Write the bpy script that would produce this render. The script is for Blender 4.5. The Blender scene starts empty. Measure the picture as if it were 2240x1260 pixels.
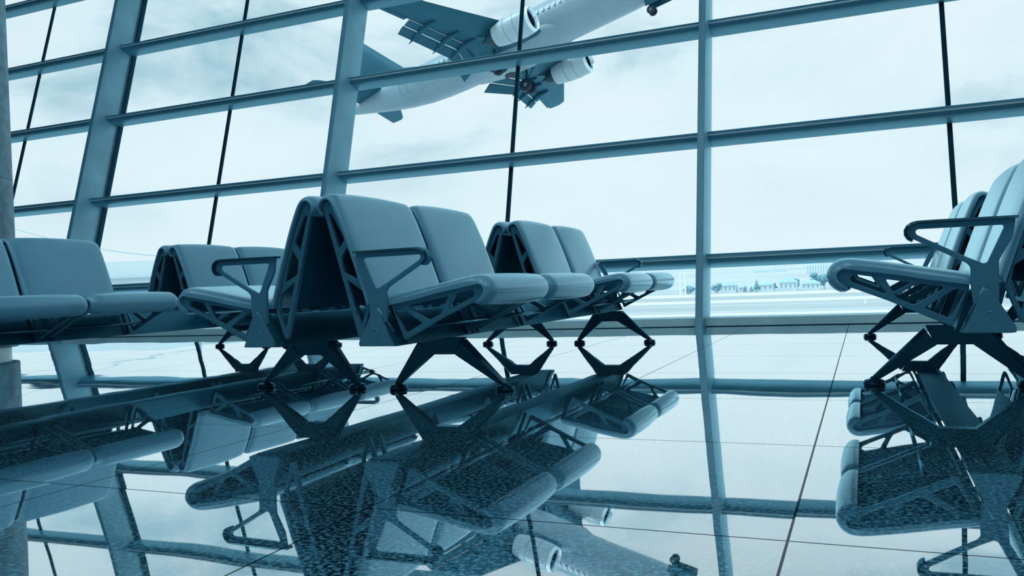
import bpy, bmesh, math, random
from mathutils import Vector, Matrix

random.seed(7)
scene = bpy.context.scene
COL = scene.collection

# ------------------------------------------------------------------ camera
FPX = 1821.32
M = Matrix(((0.92021113, 0.03595243, 0.38976775),
            (0.38933181, 0.01870815, -0.92090757),
            (-0.0404007, 0.99917838, 0.00321802)))
cam_data = bpy.data.cameras.new('camera')
cam = bpy.data.objects.new('camera', cam_data)
COL.objects.link(cam)
cam_data.sensor_width = 36.0
cam_data.lens = FPX / 2240 * 36.0
cam_data.clip_start = 0.02
cam_data.clip_end = 20000
cam.matrix_world = Matrix.Translation((0, 0, 0.45)) @ M.to_4x4()
scene.camera = cam
scene.view_settings.view_transform = 'Standard'
scene.view_settings.look = 'None'
scene.view_settings.exposure = 0.0
scene.view_settings.gamma = 1.0
scene.view_settings.use_curve_mapping = False
scene.cycles.max_bounces = 10
scene.cycles.diffuse_bounces = 3
scene.cycles.glossy_bounces = 5
scene.cycles.transparent_max_bounces = 16
scene.cycles.sample_clamp_indirect = 6.0
scene.cycles.use_denoising = True

# ------------------------------------------------------------------ sky
world = bpy.data.worlds.new('overcast_sky')
scene.world = world
world.use_nodes = True
nt = world.node_tree
nt.nodes.clear()
N = nt.nodes.new
L = nt.links.new
out = N('ShaderNodeOutputWorld'); bg = N('ShaderNodeBackground')
tc = N('ShaderNodeTexCoord'); mp = N('ShaderNodeMapping')
mp.inputs['Scale'].default_value = (1.0, 1.0, 2.1)
mp.inputs['Location'].default_value = (0.35, 0.1, 0.2)
n1 = N('ShaderNodeTexNoise'); n1.inputs['Scale'].default_value = 4.2
n1.inputs['Detail'].default_value = 6; n1.inputs['Roughness'].default_value = 0.55
n1.inputs['Distortion'].default_value = 0.35
L(tc.outputs['Generated'], mp.inputs['Vector']); L(mp.outputs[0], n1.inputs['Vector'])
sep = N('ShaderNodeSeparateXYZ'); L(tc.outputs['Generated'], sep.inputs[0])
cr = N('ShaderNodeValToRGB')
cr.color_ramp.elements[0].position = 0.36; cr.color_ramp.elements[0].color = (0.37, 0.60, 0.71, 1)
cr.color_ramp.elements[1].position = 0.61; cr.color_ramp.elements[1].color = (0.765, 0.915, 0.968, 1)
e = cr.color_ramp.elements.new(0.50); e.color = (0.69, 0.87, 0.94, 1)
L(n1.outputs['Fac'], cr.inputs[0])
mr = N('ShaderNodeMapRange'); mr.interpolation_type = 'SMOOTHSTEP'
mr.inputs['From Min'].default_value = 0.02; mr.inputs['From Max'].default_value = 0.26
L(sep.outputs['Z'], mr.inputs['Value'])
mx = N('ShaderNodeMix'); mx.data_type = 'RGBA'
mx.inputs[6].default_value = (0.755, 0.915, 0.970, 1)
L(mr.outputs[0], mx.inputs[0]); L(cr.outputs[0], mx.inputs[7])
mz = N('ShaderNodeMapRange'); mz.interpolation_type = 'SMOOTHSTEP'
mz.inputs['From Min'].default_value = 0.45; mz.inputs['From Max'].default_value = 0.95
mz.inputs['To Min'].default_value = 1.0; mz.inputs['To Max'].default_value = 2.3
L(sep.outputs['Z'], mz.inputs['Value'])
L(mx.outputs[2], bg.inputs['Color']); L(mz.outputs[0], bg.inputs['Strength'])
L(bg.outputs[0], out.inputs[0])

# hazy sun behind thin cloud
sun = bpy.data.lights.new('sun', 'SUN'); sun.energy = 1.6; sun.angle = math.radians(12)
sun.color = (0.85, 0.95, 1.0)
so = bpy.data.objects.new('sun', sun); COL.objects.link(so)
so.rotation_euler = Vector((-0.62, -0.25, 0.75)).to_track_quat('Z', 'Y').to_euler()

# unseen fill lights, added under the ceiling to brighten the hall
FILLS = [(-9, 4.5), (-5.2, 4.5), (-1.4, 4.5), (2.6, 4.5), (-9, 0.2), (-5.2, 0.2), (-1.4, 0.2), (2.6, 0.2), (6.4, 2.2),
         (-5.2, -4.5), (-1.4, -4.5), (2.6, -4.5)]
CEIL = 8.6
FILL_W = 10
for x, y in FILLS:
    ld = bpy.data.lights.new('fill_light', 'AREA'); ld.shape = 'RECTANGLE'
    ld.size = 1.5; ld.size_y = 1.5; ld.energy = FILL_W if y > 3 else FILL_W*5.5; ld.color = (0.80, 0.93, 1.0)  # added fills over the near floor are stronger so its grain shows
    lo = bpy.data.objects.new('fill_light', ld); COL.objects.link(lo)
    lo.location = (x, y, CEIL - 0.08)

# ------------------------------------------------------------------ materials
def lin(c):
    return tuple(((v / 255) / 12.92 if v / 255 <= 0.04045 else (((v / 255) + 0.055) / 1.055) ** 2.4) for v in c)

def mat(name, rgb, rough=0.5, metal=0.0, spec=0.5, var=0.0, vscale=8.0, bump=0.0, bscale=60.0, coat=0.0, tint=None):
    m = bpy.data.materials.new(name); m.use_nodes = True
    t = m.node_tree; b = t.nodes['Principled BSDF']
    b.inputs['Roughness'].default_value = rough
    b.inputs['Metallic'].default_value = metal
    b.inputs['Specular IOR Level'].default_value = spec
    b.inputs['Coat Weight'].default_value = coat
    tcn = t.nodes.new('ShaderNodeTexCoord')
    ns = t.nodes.new('ShaderNodeTexNoise'); ns.inputs['Scale'].default_value = vscale
    ns.inputs['Detail'].default_value = 5
    t.links.new(tcn.outputs['Object'], ns.inputs['Vector'])
    r = t.nodes.new('ShaderNodeValToRGB')
    r.color_ramp.elements[0].position = 0.3; r.color_ramp.elements[1].position = 0.7
    r.color_ramp.elements[0].color = tuple(max(0, c * (1 - var)) for c in rgb) + (1,)
    r.color_ramp.elements[1].color = tuple(min(1, c * (1 + var)) for c in rgb) + (1,)
    t.links.new(ns.outputs['Fac'], r.inputs[0]); t.links.new(r.outputs[0], b.inputs['Base Color'])
    if tint is not None:
        # painted / cast surface: matt base under a tinted gloss that follows Fresnel
        df = t.nodes.new('ShaderNodeBsdfDiffuse'); gl = t.nodes.new('ShaderNodeBsdfGlossy'); mxs = t.nodes.new('ShaderNodeMixShader')
        gl.inputs['Roughness'].default_value = rough; gl.inputs['Color'].default_value = tuple(tint) + (1,)
        fr = t.nodes.new('ShaderNodeFresnel'); fr.inputs['IOR'].default_value = 1.5
        ma = t.nodes.new('ShaderNodeMath'); ma.operation = 'MULTIPLY_ADD'; ma.use_clamp = True
        ma.inputs[1].default_value = spec*2*(1-metal*0.4); ma.inputs[2].default_value = metal*0.4
        t.links.new(fr.outputs[0], ma.inputs[0]); t.links.new(ma.outputs[0], mxs.inputs[0])
        t.links.new(r.outputs[0], df.inputs['Color']); t.links.new(df.outputs[0], mxs.inputs[1]); t.links.new(gl.outputs[0], mxs.inputs[2])
        t.links.new(mxs.outputs[0], t.nodes['Material Output'].inputs[0])
    if bump > 0:
        nb = t.nodes.new('ShaderNodeTexNoise'); nb.inputs['Scale'].default_value = bscale; nb.inputs['Detail'].default_value = 3
        t.links.new(tcn.outputs['Object'], nb.inputs['Vector'])
        bp = t.nodes.new('ShaderNodeBump'); bp.inputs['Strength'].default_value = bump; bp.inputs['Distance'].default_value = 0.01
        t.links.new(nb.outputs['Fac'], bp.inputs['Height']); t.links.new(bp.outputs[0], b.inputs['Normal'])
        if tint is not None:
            t.links.new(bp.outputs[0], df.inputs['Normal']); t.links.new(bp.outputs[0], gl.inputs['Normal'])
    return m

MAT = {}
MAT['leather'] = mat('padded_vinyl', (0.165, 0.42, 0.56), 0.28, 0, 1.0, 0.05, 5, 0.008, 200, tint=(0.58, 0.88, 0.98))
DK = (0.26, 0.68, 0.88)
MAT['cast'] = mat('cast_aluminium', (0.065, 0.215, 0.30), 0.33, 0.3, 0.5, 0.08, 20, 0.04, 300, tint=DK)
MAT['arm'] = mat('armrest_metal', (0.09, 0.27, 0.365), 0.30, 0.3, 0.5, 0.08, 18, 0.03, 300, tint=DK)
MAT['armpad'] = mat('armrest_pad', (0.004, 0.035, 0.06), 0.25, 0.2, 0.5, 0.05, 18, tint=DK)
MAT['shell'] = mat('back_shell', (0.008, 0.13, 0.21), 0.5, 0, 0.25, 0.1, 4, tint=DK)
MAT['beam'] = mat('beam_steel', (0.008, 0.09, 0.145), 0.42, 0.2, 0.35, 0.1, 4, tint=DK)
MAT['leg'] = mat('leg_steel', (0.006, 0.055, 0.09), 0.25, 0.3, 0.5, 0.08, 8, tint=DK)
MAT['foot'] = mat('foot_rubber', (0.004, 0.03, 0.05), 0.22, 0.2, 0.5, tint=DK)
MAT['steel'] = mat('painted_steel', (0.18, 0.43, 0.55), 0.38, 0.2, 0.5, 0.16, 3.0, 0.02, 60, tint=(0.5, 0.82, 0.93))
MAT['transom'] = mat('transom_aluminium', (0.085, 0.27, 0.37), 0.34, 0.2, 0.5, 0.05, 6, tint=(0.36, 0.72, 0.88))
MAT['glint_strip'] = mat('painted_glint', (0.75, 0.95, 0.98), 0.3, 0.3, 0.5, 0.02, 6, tint=(0.85, 0.97, 1.0))  # pale colour stands in for the bright reflection along the transom nose
MAT['mullion'] = mat('mullion_gasket', (0.006, 0.05, 0.08), 0.45, 0, 0.2, tint=DK)
MAT['sill'] = mat('sill_metal', (0.62, 0.92, 0.98), 0.5, 0.1, 0.4, 0.10, 5, tint=(0.6, 0.85, 0.95))
MAT['concrete'] = mat('pillar_stone', (0.13, 0.30, 0.38), 0.55, 0, 0.4, 0.35, 9, 0.3, 30)
MAT['collar'] = mat('pillar_collar', (0.55, 0.75, 0.82), 0.3, 0.2, 0.5)
MAT['wall'] = mat('hall_wall', (0.07, 0.22, 0.30), 0.8, 0, 0.2, 0.1, 1, tint=(0.35,0.75,0.95))
MAT['ceil'] = mat('hall_ceiling', (0.16, 0.36, 0.45), 0.8, 0, 0.2, 0.05, 1)
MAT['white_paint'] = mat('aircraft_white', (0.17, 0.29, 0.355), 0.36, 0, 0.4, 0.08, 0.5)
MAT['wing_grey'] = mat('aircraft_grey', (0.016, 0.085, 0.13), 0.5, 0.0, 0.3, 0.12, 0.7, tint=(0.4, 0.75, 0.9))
MAT['nacelle'] = mat('nacelle_paint', (0.29, 0.42, 0.48), 0.35, 0, 0.4, 0.06, 0.8)
MAT['nozzle'] = mat('nozzle_metal', (0.008, 0.05, 0.08), 0.45, 0.2, 0.3)
MAT['lip'] = mat('intake_lip', (0.68, 0.85, 0.92), 0.2, 0.6, 0.5)
MAT['dark'] = mat('dark_cavity', (0.005, 0.03, 0.05), 0.6, 0, 0.2)
MAT['tyre'] = mat('tyre_rubber', (0.004, 0.022, 0.04), 0.6, 0, 0.3)
MAT['line'] = mat('panel_line', (0.10, 0.25, 0.34), 0.6, 0, 0.2)
MAT['winpane'] = mat('cabin_pane', (0.22, 0.42, 0.52), 0.25, 0, 0.5)
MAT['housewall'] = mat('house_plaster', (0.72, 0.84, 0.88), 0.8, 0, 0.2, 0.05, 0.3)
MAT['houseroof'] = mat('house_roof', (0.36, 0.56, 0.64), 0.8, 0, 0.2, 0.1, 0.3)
MAT['housewin'] = mat('house_window', (0.3, 0.5, 0.58), 0.4, 0, 0.4)
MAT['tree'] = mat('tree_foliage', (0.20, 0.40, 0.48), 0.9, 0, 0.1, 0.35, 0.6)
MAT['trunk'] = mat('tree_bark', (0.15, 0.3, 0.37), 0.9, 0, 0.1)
MAT['fence'] = mat('fence_wire', (0.45, 0.64, 0.71), 0.7, 0, 0.2)
MAT['pole'] = mat('pole_paint', (0.85, 0.93, 0.96), 0.5, 0, 0.3)
MAT['apron_roof'] = mat('pier_roof', (0.62, 0.74, 0.78), 0.5, 0, 0.3, 0.05, 0.1)
MAT['cable'] = mat('cable', (0.30, 0.48, 0.55), 0.6)

def glass_mat():
    m = bpy.data.materials.new('window_glass'); m.use_nodes = True
    t = m.node_tree; t.nodes.clear()
    o = t.nodes.new('ShaderNodeOutputMaterial'); mix = t.nodes.new('ShaderNodeMixShader')
    tr = t.nodes.new('ShaderNodeBsdfTransparent'); gl = t.nodes.new('ShaderNodeBsdfGlossy')
    gl.inputs['Roughness'].default_value = 0.0
    tr.inputs['Color'].default_value = (0.99, 0.998, 1, 1)
    fr = t.nodes.new('ShaderNodeFresnel'); fr.inputs['IOR'].default_value = 1.06
    t.links.new(fr.outputs[0], mix.inputs[0]); t.links.new(tr.outputs[0], mix.inputs[1]); t.links.new(gl.outputs[0], mix.inputs[2])
    t.links.new(mix.outputs[0], o.inputs[0])
    return m
MAT['glass'] = glass_mat()

TILE = 0.832
TX0, TY0 = -0.135, 1.467

def floor_mat():
    m = bpy.data.materials.new('polished_granite'); m.use_nodes = True
    t = m.node_tree; t.nodes.clear()
    n = t.nodes.new; l = t.links.new
    o = n('ShaderNodeOutputMaterial'); mix = n('ShaderNodeMixShader')
    df = n('ShaderNodeBsdfDiffuse'); gl = n('ShaderNodeBsdfGlossy')
    gl.inputs['Roughness'].default_value = 0.015
    gl.inputs['Color'].default_value = (0.93, 0.985, 1.0, 1)
    g = n('ShaderNodeNewGeometry')
    sp = n('ShaderNodeSeparateXYZ'); l(g.outputs['Position'], sp.inputs[0])
    # granite speckle
    nz = n('ShaderNodeTexNoise'); nz.inputs['Scale'].default_value = 105; nz.inputs['Detail'].default_value = 4
    nz.inputs['Roughness'].default_value = 0.65
    l(g.outputs['Position'], nz.inputs['Vector'])
    nz2 = n('ShaderNodeTexNoise'); nz2.inputs['Scale'].default_value = 9; nz2.inputs['Detail'].default_value = 5
    l(g.outputs['Position'], nz2.inputs['Vector'])
    r = n('ShaderNodeValToRGB')
    r.color_ramp.elements[0].position = 0.46; r.color_ramp.elements[0].color = (0.002, 0.03, 0.06, 1)
    r.color_ramp.elements[1].position = 0.60; r.color_ramp.elements[1].color = (0.22, 0.62, 0.79, 1)
    l(nz.outputs['Fac'], r.inputs[0])
    r2 = n('ShaderNodeMapRange'); r2.inputs['From Min'].default_value = 0.3; r2.inputs['From Max'].default_value = 0.7
    r2.inputs['To Min'].default_value = 0.75; r2.inputs['To Max'].default_value = 1.2
    l(nz2.outputs['Fac'], r2.inputs['Value'])
    mulc = n('ShaderNodeVectorMath'); mulc.operation = 'SCALE'
    l(r.outputs[0], mulc.inputs[0]); l(r2.outputs[0], mulc.inputs['Scale'])
    # tile index and joints
    def axis(sock, off):
        a = n('ShaderNodeMath'); a.operation = 'SUBTRACT'; l(sock, a.inputs[0]); a.inputs[1].default_value = off
        d = n('ShaderNodeMath'); d.operation = 'DIVIDE'; l(a.outputs[0], d.inputs[0]); d.inputs[1].default_value = TILE
        fl = n('ShaderNodeMath'); fl.operation = 'FLOOR'; l(d.outputs[0], fl.inputs[0])
        rd = n('ShaderNodeMath'); rd.operation = 'ROUND'; l(d.outputs[0], rd.inputs[0])
        df_ = n('ShaderNodeMath'); df_.operation = 'SUBTRACT'; l(d.outputs[0], df_.inputs[0]); l(rd.outputs[0], df_.inputs[1])
        ab = n('ShaderNodeMath'); ab.operation = 'ABSOLUTE'; l(df_.outputs[0], ab.inputs[0])
        lt = n('ShaderNodeMath'); lt.operation = 'LESS_THAN'; l(ab.outputs[0], lt.inputs[0]); lt.inputs[1].default_value = 0.0030
        return fl, lt
    fx, lx = axis(sp.outputs['X'], TX0); fy, ly = axis(sp.outputs['Y'], TY0)
    jt = n('ShaderNodeMath'); jt.operation = 'MAXIMUM'; l(lx.outputs[0], jt.inputs[0]); l(ly.outputs[0], jt.inputs[1])
    cx = n('ShaderNodeCombineXYZ'); l(fx.outputs[0], cx.inputs[0]); l(fy.outputs[0], cx.inputs[1])
    wn = n('ShaderNodeTexWhiteNoise'); wn.noise_dimensions = '3D'; l(cx.outputs[0], wn.inputs['Vector'])
    # tiny tilt of every slab plus slight waviness
    s1 = n('ShaderNodeVectorMath'); s1.operation = 'SUBTRACT'; l(wn.outputs['Color'], s1.inputs[0]); s1.inputs[1].default_value = (0.5, 0.5, 0.5)
    s2 = n('ShaderNodeVectorMath'); s2.operation = 'SCALE'; l(s1.outputs[0], s2.inputs[0]); s2.inputs['Scale'].default_value = 0.0030
    w = n('ShaderNodeTexNoise'); w.inputs['Scale'].default_value = 2.6; w.inputs['Detail'].default_value = 2
    l(g.outputs['Position'], w.inputs['Vector'])
    s3 = n('ShaderNodeVectorMath'); s3.operation = 'SUBTRACT'; l(w.outputs['Color'], s3.inputs[0]); s3.inputs[1].default_value = (0.5, 0.5, 0.5)
    s4 = n('ShaderNodeVectorMath'); s4.operation = 'SCALE'; l(s3.outputs[0], s4.inputs[0]); s4.inputs['Scale'].default_value = 0.0065
    ad = n('ShaderNodeVectorMath'); ad.operation = 'ADD'; l(s2.outputs[0], ad.inputs[0]); l(s4.outputs[0], ad.inputs[1])
    flat = n('ShaderNodeVectorMath'); flat.operation = 'MULTIPLY'; l(ad.outputs[0], flat.inputs[0]); flat.inputs[1].default_value = (1, 1, 0)
    up = n('ShaderNodeVectorMath'); up.operation = 'ADD'; l(flat.outputs[0], up.inputs[0]); up.inputs[1].default_value = (0, 0, 1)
    nm = n('ShaderNodeVectorMath'); nm.operation = 'NORMALIZE'; l(up.outputs[0], nm.inputs[0])
    l(nm.outputs[0], gl.inputs['Normal'])
    # joint colour
    jc = n('ShaderNodeMix'); jc.data_type = 'RGBA'; l(jt.outputs[0], jc.inputs[0]); l(mulc.outputs[0], jc.inputs[6])
    jc.inputs[7].default_value = (0.004, 0.02, 0.035, 1)
    l(jc.outputs[2], df.inputs['Color'])
    # reflectivity: Fresnel curve of a highly polished slab, lightly broken by the grain
    lw = n('ShaderNodeLayerWeight'); lw.inputs['Blend'].default_value = 0.5
    fc = n('ShaderNodeFloatCurve')
    cv = fc.mapping.curves[0]
    cv.points[0].location = (0.0, 0.06); cv.points[1].location = (1.0, 1.0)
    for px, py in ((0.3, 0.14), (0.5, 0.30), (0.65, 0.56), (0.8, 0.86), (0.9, 0.975)):
        cv.points.new(px, py)
    fc.mapping.update()
    l(lw.outputs['Facing'], fc.inputs['Value'])
    gr = n('ShaderNodeMapRange'); gr.inputs['From Min'].default_value = 0.35; gr.inputs['From Max'].default_value = 0.68
    gr.inputs['To Min'].default_value = 1.05; gr.inputs['To Max'].default_value = 0.86
    l(nz.outputs['Fac'], gr.inputs['Value'])
    mu = n('ShaderNodeMath'); mu.operation = 'MULTIPLY'; mu.use_clamp = True; l(fc.outputs[0], mu.inputs[0]); l(gr.outputs[0], mu.inputs[1])
    jm = n('ShaderNodeMath'); jm.operation = 'MULTIPLY_ADD'; l(jt.outputs[0], jm.inputs[0]); jm.inputs[1].default_value = -0.85; jm.inputs[2].default_value = 1.0
    mu2 = n('ShaderNodeMath'); mu2.operation = 'MULTIPLY'; l(mu.outputs[0], mu2.inputs[0]); l(jm.outputs[0], mu2.inputs[1])
    l(mu2.outputs[0], mix.inputs[0]); l(df.outputs[0], mix.inputs[1]); l(gl.outputs[0], mix.inputs[2])
    l(mix.outputs[0], o.inputs[0])
    return m
MAT['floor'] = floor_mat()

def field_mat():
    m = bpy.data.materials.new('airfield_ground'); m.use_nodes = True
    t = m.node_tree; b = t.nodes['Principled BSDF']; b.inputs['Roughness'].default_value = 0.95
    b.inputs['Specular IOR Level'].default_value = 0.0
    n = t.nodes.new; l = t.links.new
    g = n('ShaderNodeNewGeometry'); sp = n('ShaderNodeSeparateXYZ'); l(g.outputs['Position'], sp.inputs[0])
    wob = n('ShaderNodeTexNoise'); wob.inputs['Scale'].default_value = 0.006; l(g.outputs['Position'], wob.inputs['Vector'])
    mr_ = n('ShaderNodeMapRange'); mr_.inputs['From Min'].default_value = 0; mr_.inputs['From Max'].default_value = 1000
    l(sp.outputs['Y'], mr_.inputs['Value'])
    r = n('ShaderNodeValToRGB'); r.color_ramp.interpolation = 'CONSTANT'
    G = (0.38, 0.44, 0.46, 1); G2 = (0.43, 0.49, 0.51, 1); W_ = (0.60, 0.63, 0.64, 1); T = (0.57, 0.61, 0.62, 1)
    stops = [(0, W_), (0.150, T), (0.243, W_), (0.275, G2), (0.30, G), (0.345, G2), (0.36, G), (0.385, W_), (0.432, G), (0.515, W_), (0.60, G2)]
    r.color_ramp.elements[0].color = stops[0][1]; r.color_ramp.elements[0].position = 0
    r.color_ramp.elements.remove(r.color_ramp.elements[1])
    for p, c in stops[1:]:
        el = r.color_ramp.elements.new(p); el.color = c
    l(mr_.outputs[0], r.inputs[0])
    nz = n('ShaderNodeTexNoise'); nz.inputs['Scale'].default_value = 0.05; nz.inputs['Detail'].default_value = 6
    mpn = n('ShaderNodeMapping'); mpn.inputs['Scale'].default_value = (0.25, 2.0, 1)
    l(g.outputs['Position'], mpn.inputs[0]); l(mpn.outputs[0], nz.inputs['Vector'])
    r2 = n('ShaderNodeMapRange'); r2.inputs['From Min'].default_value = 0.3; r2.inputs['From Max'].default_value = 0.7
    r2.inputs['To Min'].default_value = 0.9; r2.inputs['To Max'].default_value = 1.06
    l(nz.outputs['Fac'], r2.inputs['Value'])
    s = n('ShaderNodeVectorMath'); s.operation = 'SCALE'; l(r.outputs[0], s.inputs[0]); l(r2.outputs[0], s.inputs['Scale'])
    l(s.outputs[0], b.inputs['Base Color'])
    return m
MAT['field'] = field_mat()
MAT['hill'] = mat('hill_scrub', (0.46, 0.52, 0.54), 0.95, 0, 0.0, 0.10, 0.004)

# ------------------------------------------------------------------ mesh helpers
def link_mesh(name, me, m, parent=None, smooth=False):
    o = bpy.data.objects.new(name, me); COL.objects.link(o)
    if m is not None:
        me.materials.clear(); me.materials.append(MAT[m] if isinstance(m, str) else m)
    if parent is not None:
        o.parent = parent
    if smooth:
        me.polygons.foreach_set('use_smooth', [True] * len(me.polygons))
    return o

def from_data(name, verts, faces, m, parent=None, smooth=False):
    me = bpy.data.meshes.new(name); me.from_pydata([tuple(v) for v in verts], [], faces); me.update()
    bm = bmesh.new(); bm.from_mesh(me); bmesh.ops.recalc_face_normals(bm, faces=bm.faces); bm.to_mesh(me); bm.free()
    return link_mesh(name, me, m, parent, smooth)

class MB:
    def __init__(self): self.v = []; self.f = []
    def add(self, v, f):
        k = len(self.v); self.v += [tuple(p) for p in v]; self.f += [tuple(i + k for i in q) for q in f]; return self
    def box(self, a, b, mt=None):
        x0, y0, z0 = a; x1, y1, z1 = b
        v = [Vector(p) for p in ((x0,y0,z0),(x1,y0,z0),(x1,y1,z0),(x0,y1,z0),(x0,y0,z1),(x1,y0,z1),(x1,y1,z1),(x0,y1,z1))]
        if mt is not None: v = [mt @ p for p in v]
        return self.add(v, [(0,3,2,1),(4,5,6,7),(0,1,5,4),(1,2,6,5),(2,3,7,6),(3,0,4,7)])
    def loft(self, rings, cap=True, close=True):
        n = len(rings[0]); v = [p for r in rings for p in r]; f = []
        for i in range(len(rings) - 1):
            for j in range(n if close else n - 1):
                a = i*n + j; b = i*n + (j+1) % n
                f.append((a, b, b + n, a + n))
        if cap:
            f.append(tuple(range(n))[::-1]); f.append(tuple((len(rings)-1)*n + j for j in range(n)))
        return self.add(v, f)
    def tube(self, p0, p1, r0, r1=None, n=16, cap=True):
        r1 = r0 if r1 is None else r1
        p0 = Vector(p0); p1 = Vector(p1); d = (p1 - p0).normalized()
        a = d.orthogonal().normalized(); b = d.cross(a)
        R = [[p + (a*math.cos(2*math.pi*k/n) + b*math.sin(2*math.pi*k/n))*r for k in range(n)] for p, r in ((p0, r0), (p1, r1))]
        return self.loft(R, cap)
    def lathe(self, prof, origin, axis, n=28, cap=False):
        o = Vector(origin); d = Vector(axis).normalized(); a = d.orthogonal().normalized(); b = d.cross(a)
        R = [[o + d*t + (a*math.cos(2*math.pi*k/n) + b*math.sin(2*math.pi*k/n))*r for k in range(n)] for t, r in prof]
        return self.loft(R, cap)
    def obj(self, name, m, parent=None, smooth=False, bevel=0, angle=None):
        o = from_data(name, self.v, self.f, m, parent, smooth)
        if bevel:
            bm = bmesh.new(); bm.from_mesh(o.data)
            es = [e for e in bm.edges if len(e.link_faces) == 2 and e.calc_face_angle(0) > 0.5]
            bmesh.ops.bevel(bm, geom=es, offset=bevel, segments=2, affect='EDGES', clamp_overlap=True)
            bm.to_mesh(o.data); bm.free()
        if angle is not None:
            sharp(o, angle)
        return o

def sharp(o, deg=35):
    me = o.data
    me.polygons.foreach_set('use_smooth', [True] * len(me.polygons))
    bm = bmesh.new(); bm.from_mesh(me)
    lim = math.radians(deg)
    for e in bm.edges:
        e.smooth = not (len(e.link_faces) == 2 and e.calc_face_angle(0) > lim)
    bm.to_mesh(me); bm.free()

def fillet(poly, r, n=4):
    out = []; k = len(poly)
    for i in range(k):
        p0 = Vector(poly[i-1]); p1 = Vector(poly[i]); p2 = Vector(poly[(i+1) % k])
        a = p0 - p1; b = p2 - p1
        rr = min(r, a.length*0.45, b.length*0.45)
        s = p1 + a.normalized()*rr; e = p1 + b.normalized()*rr
        for j in range(n + 1):
            t = j / n
            out.append(tuple(s*(1-t)**2 + p1*2*t*(1-t) + e*t*t))
    return out

def plate(name, outer, holes, th, m, parent, y=0.0, bevel=0.003, r_out=0.01, r_hole=0.008):
    """flat casting with cut-outs: outline in (x, z), thickness along y"""
    cu = bpy.data.curves.new(name, 'CURVE'); cu.dimensions = '2D'; cu.fill_mode = 'BOTH'
    cu.extrude = max(th/2 - bevel, 0.0005); cu.bevel_depth = bevel; cu.bevel_resolution = 1; cu.offset = -bevel
    for poly, r in [(outer, r_out)] + [(h_, r_hole) for h_ in holes]:
        pts = fillet(poly, r) if r > 0 else poly
        s = cu.splines.new('POLY'); s.points.add(len(pts) - 1); s.use_cyclic_u = True
        for i, p in enumerate(pts):
            s.points[i].co = (p[0], p[1], 0, 1)
    tmp = bpy.data.objects.new('tmp', cu); COL.objects.link(tmp)
    dg = bpy.context.evaluated_depsgraph_get()
    me = bpy.data.meshes.new_from_object(tmp.evaluated_get(dg))
    bpy.data.objects.remove(tmp); bpy.data.curves.remove(cu)
    for v in me.vertices:
        x, yy, z = v.co; v.co = (x, y - z, yy)
    me.name = name
    o = link_mesh(name, me, m, parent)
    sharp(o, 40)
    return o

def resample(pts, n):
    P = [Vector(p) for p in pts]
    # Catmull-Rom densify then even spacing
    D = []
    for i in range(len(P) - 1):
        p0 = P[max(i-1, 0)]; p1 = P[i]; p2 = P[i+1]; p3 = P[min(i+2, len(P)-1)]
        for j in range(8):
            t = j/8
            D.append(0.5*((2*p1) + (p2-p0)*t + (2*p0-5*p1+4*p2-p3)*t*t + (3*p1-p0-3*p2+p3)*t**3))
    D.append(P[-1])
    acc = [0]
    for i in range(1, len(D)): acc.append(acc[-1] + (D[i]-D[i-1]).length)
    out_ = []; k = 0
    for i in range(n):
        s = acc[-1]*i/(n-1)
        while k < len(acc)-2 and acc[k+1] < s: k += 1
        t = (s-acc[k])/max(acc[k+1]-acc[k], 1e-9)
        out_.append(D[k].lerp(D[k+1], min(max(t, 0), 1)))
    return out_

def empty(name, loc=(0, 0, 0)):
    o = bpy.data.objects.new(name, None); COL.objects.link(o); o.location = loc; o.empty_display_size = 0.1
    return o

def tag(o, label, cat, group=None, kind=None):
    o['label'] = label; o['category'] = cat
    if group: o['group'] = group
    if kind: o['kind'] = kind
    return o

def struct(o):
    o['kind'] = 'structure'; return o

# ------------------------------------------------------------------ seat profiles, (u outward, z up)
SEAT_OUT = [(0.357,0.378),(0.379,0.379),(0.402,0.39),(0.418,0.407),(0.427,0.426),(0.428,0.444),(0.421,0.462),(0.407,0.48),(0.388,0.491),
            (0.366,0.496),(0.335,0.495),(0.289,0.488),(0.228,0.477),(0.148,0.461),(0.07,0.445),(0.012,0.434),(-0.030,0.424),(-0.036,0.412)]
SEAT_IN = [(0.357,0.392),(0.370,0.403),(0.386,0.417),(0.394,0.434),(0.390,0.450),(0.378,0.460),(0.349,0.457),(0.27,0.444),(0.189,0.430),(0.11,0.413),
           (0.033,0.400),(-0.036,0.388)]
SEAT_FRAME = [(0.394,0.436),(0.388,0.419),(0.372,0.402),(0.334,0.388),(0.233,0.345),(0.134,0.297),(0.057,0.260),(0.038,0.250),
              (-0.020,0.392),(0.033,0.402),(0.11,0.415),(0.189,0.431),(0.27,0.446),(0.349,0.459),(0.372,0.460),(0.388,0.450)]
SH = [[(0.337,0.440),(0.268,0.427),(0.237,0.374),(0.243,0.369),(0.345,0.414),(0.350,0.428)],
      [(0.238,0.419),(0.064,0.388),(0.058,0.382),(0.152,0.329),(0.203,0.352)],
      [(0.022,0.379),(-0.006,0.374),(0.045,0.280),(0.121,0.317)]]
BACK_OUT = [(-0.327,0.768),(-0.344,0.782),(-0.348,0.812),(-0.330,0.842),(-0.300,0.855),(-0.272,0.848),(-0.250,0.815),(-0.213,0.73),
            (-0.172,0.62),(-0.112,0.45),(-0.092,0.395)]
BACK_IN = [(-0.322,0.768),(-0.333,0.790),(-0.331,0.812),(-0.316,0.828),(-0.297,0.832),(-0.282,0.824),(-0.268,0.80),(-0.228,0.71),
           (-0.192,0.61),(-0.138,0.45),(-0.120,0.395)]
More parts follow.
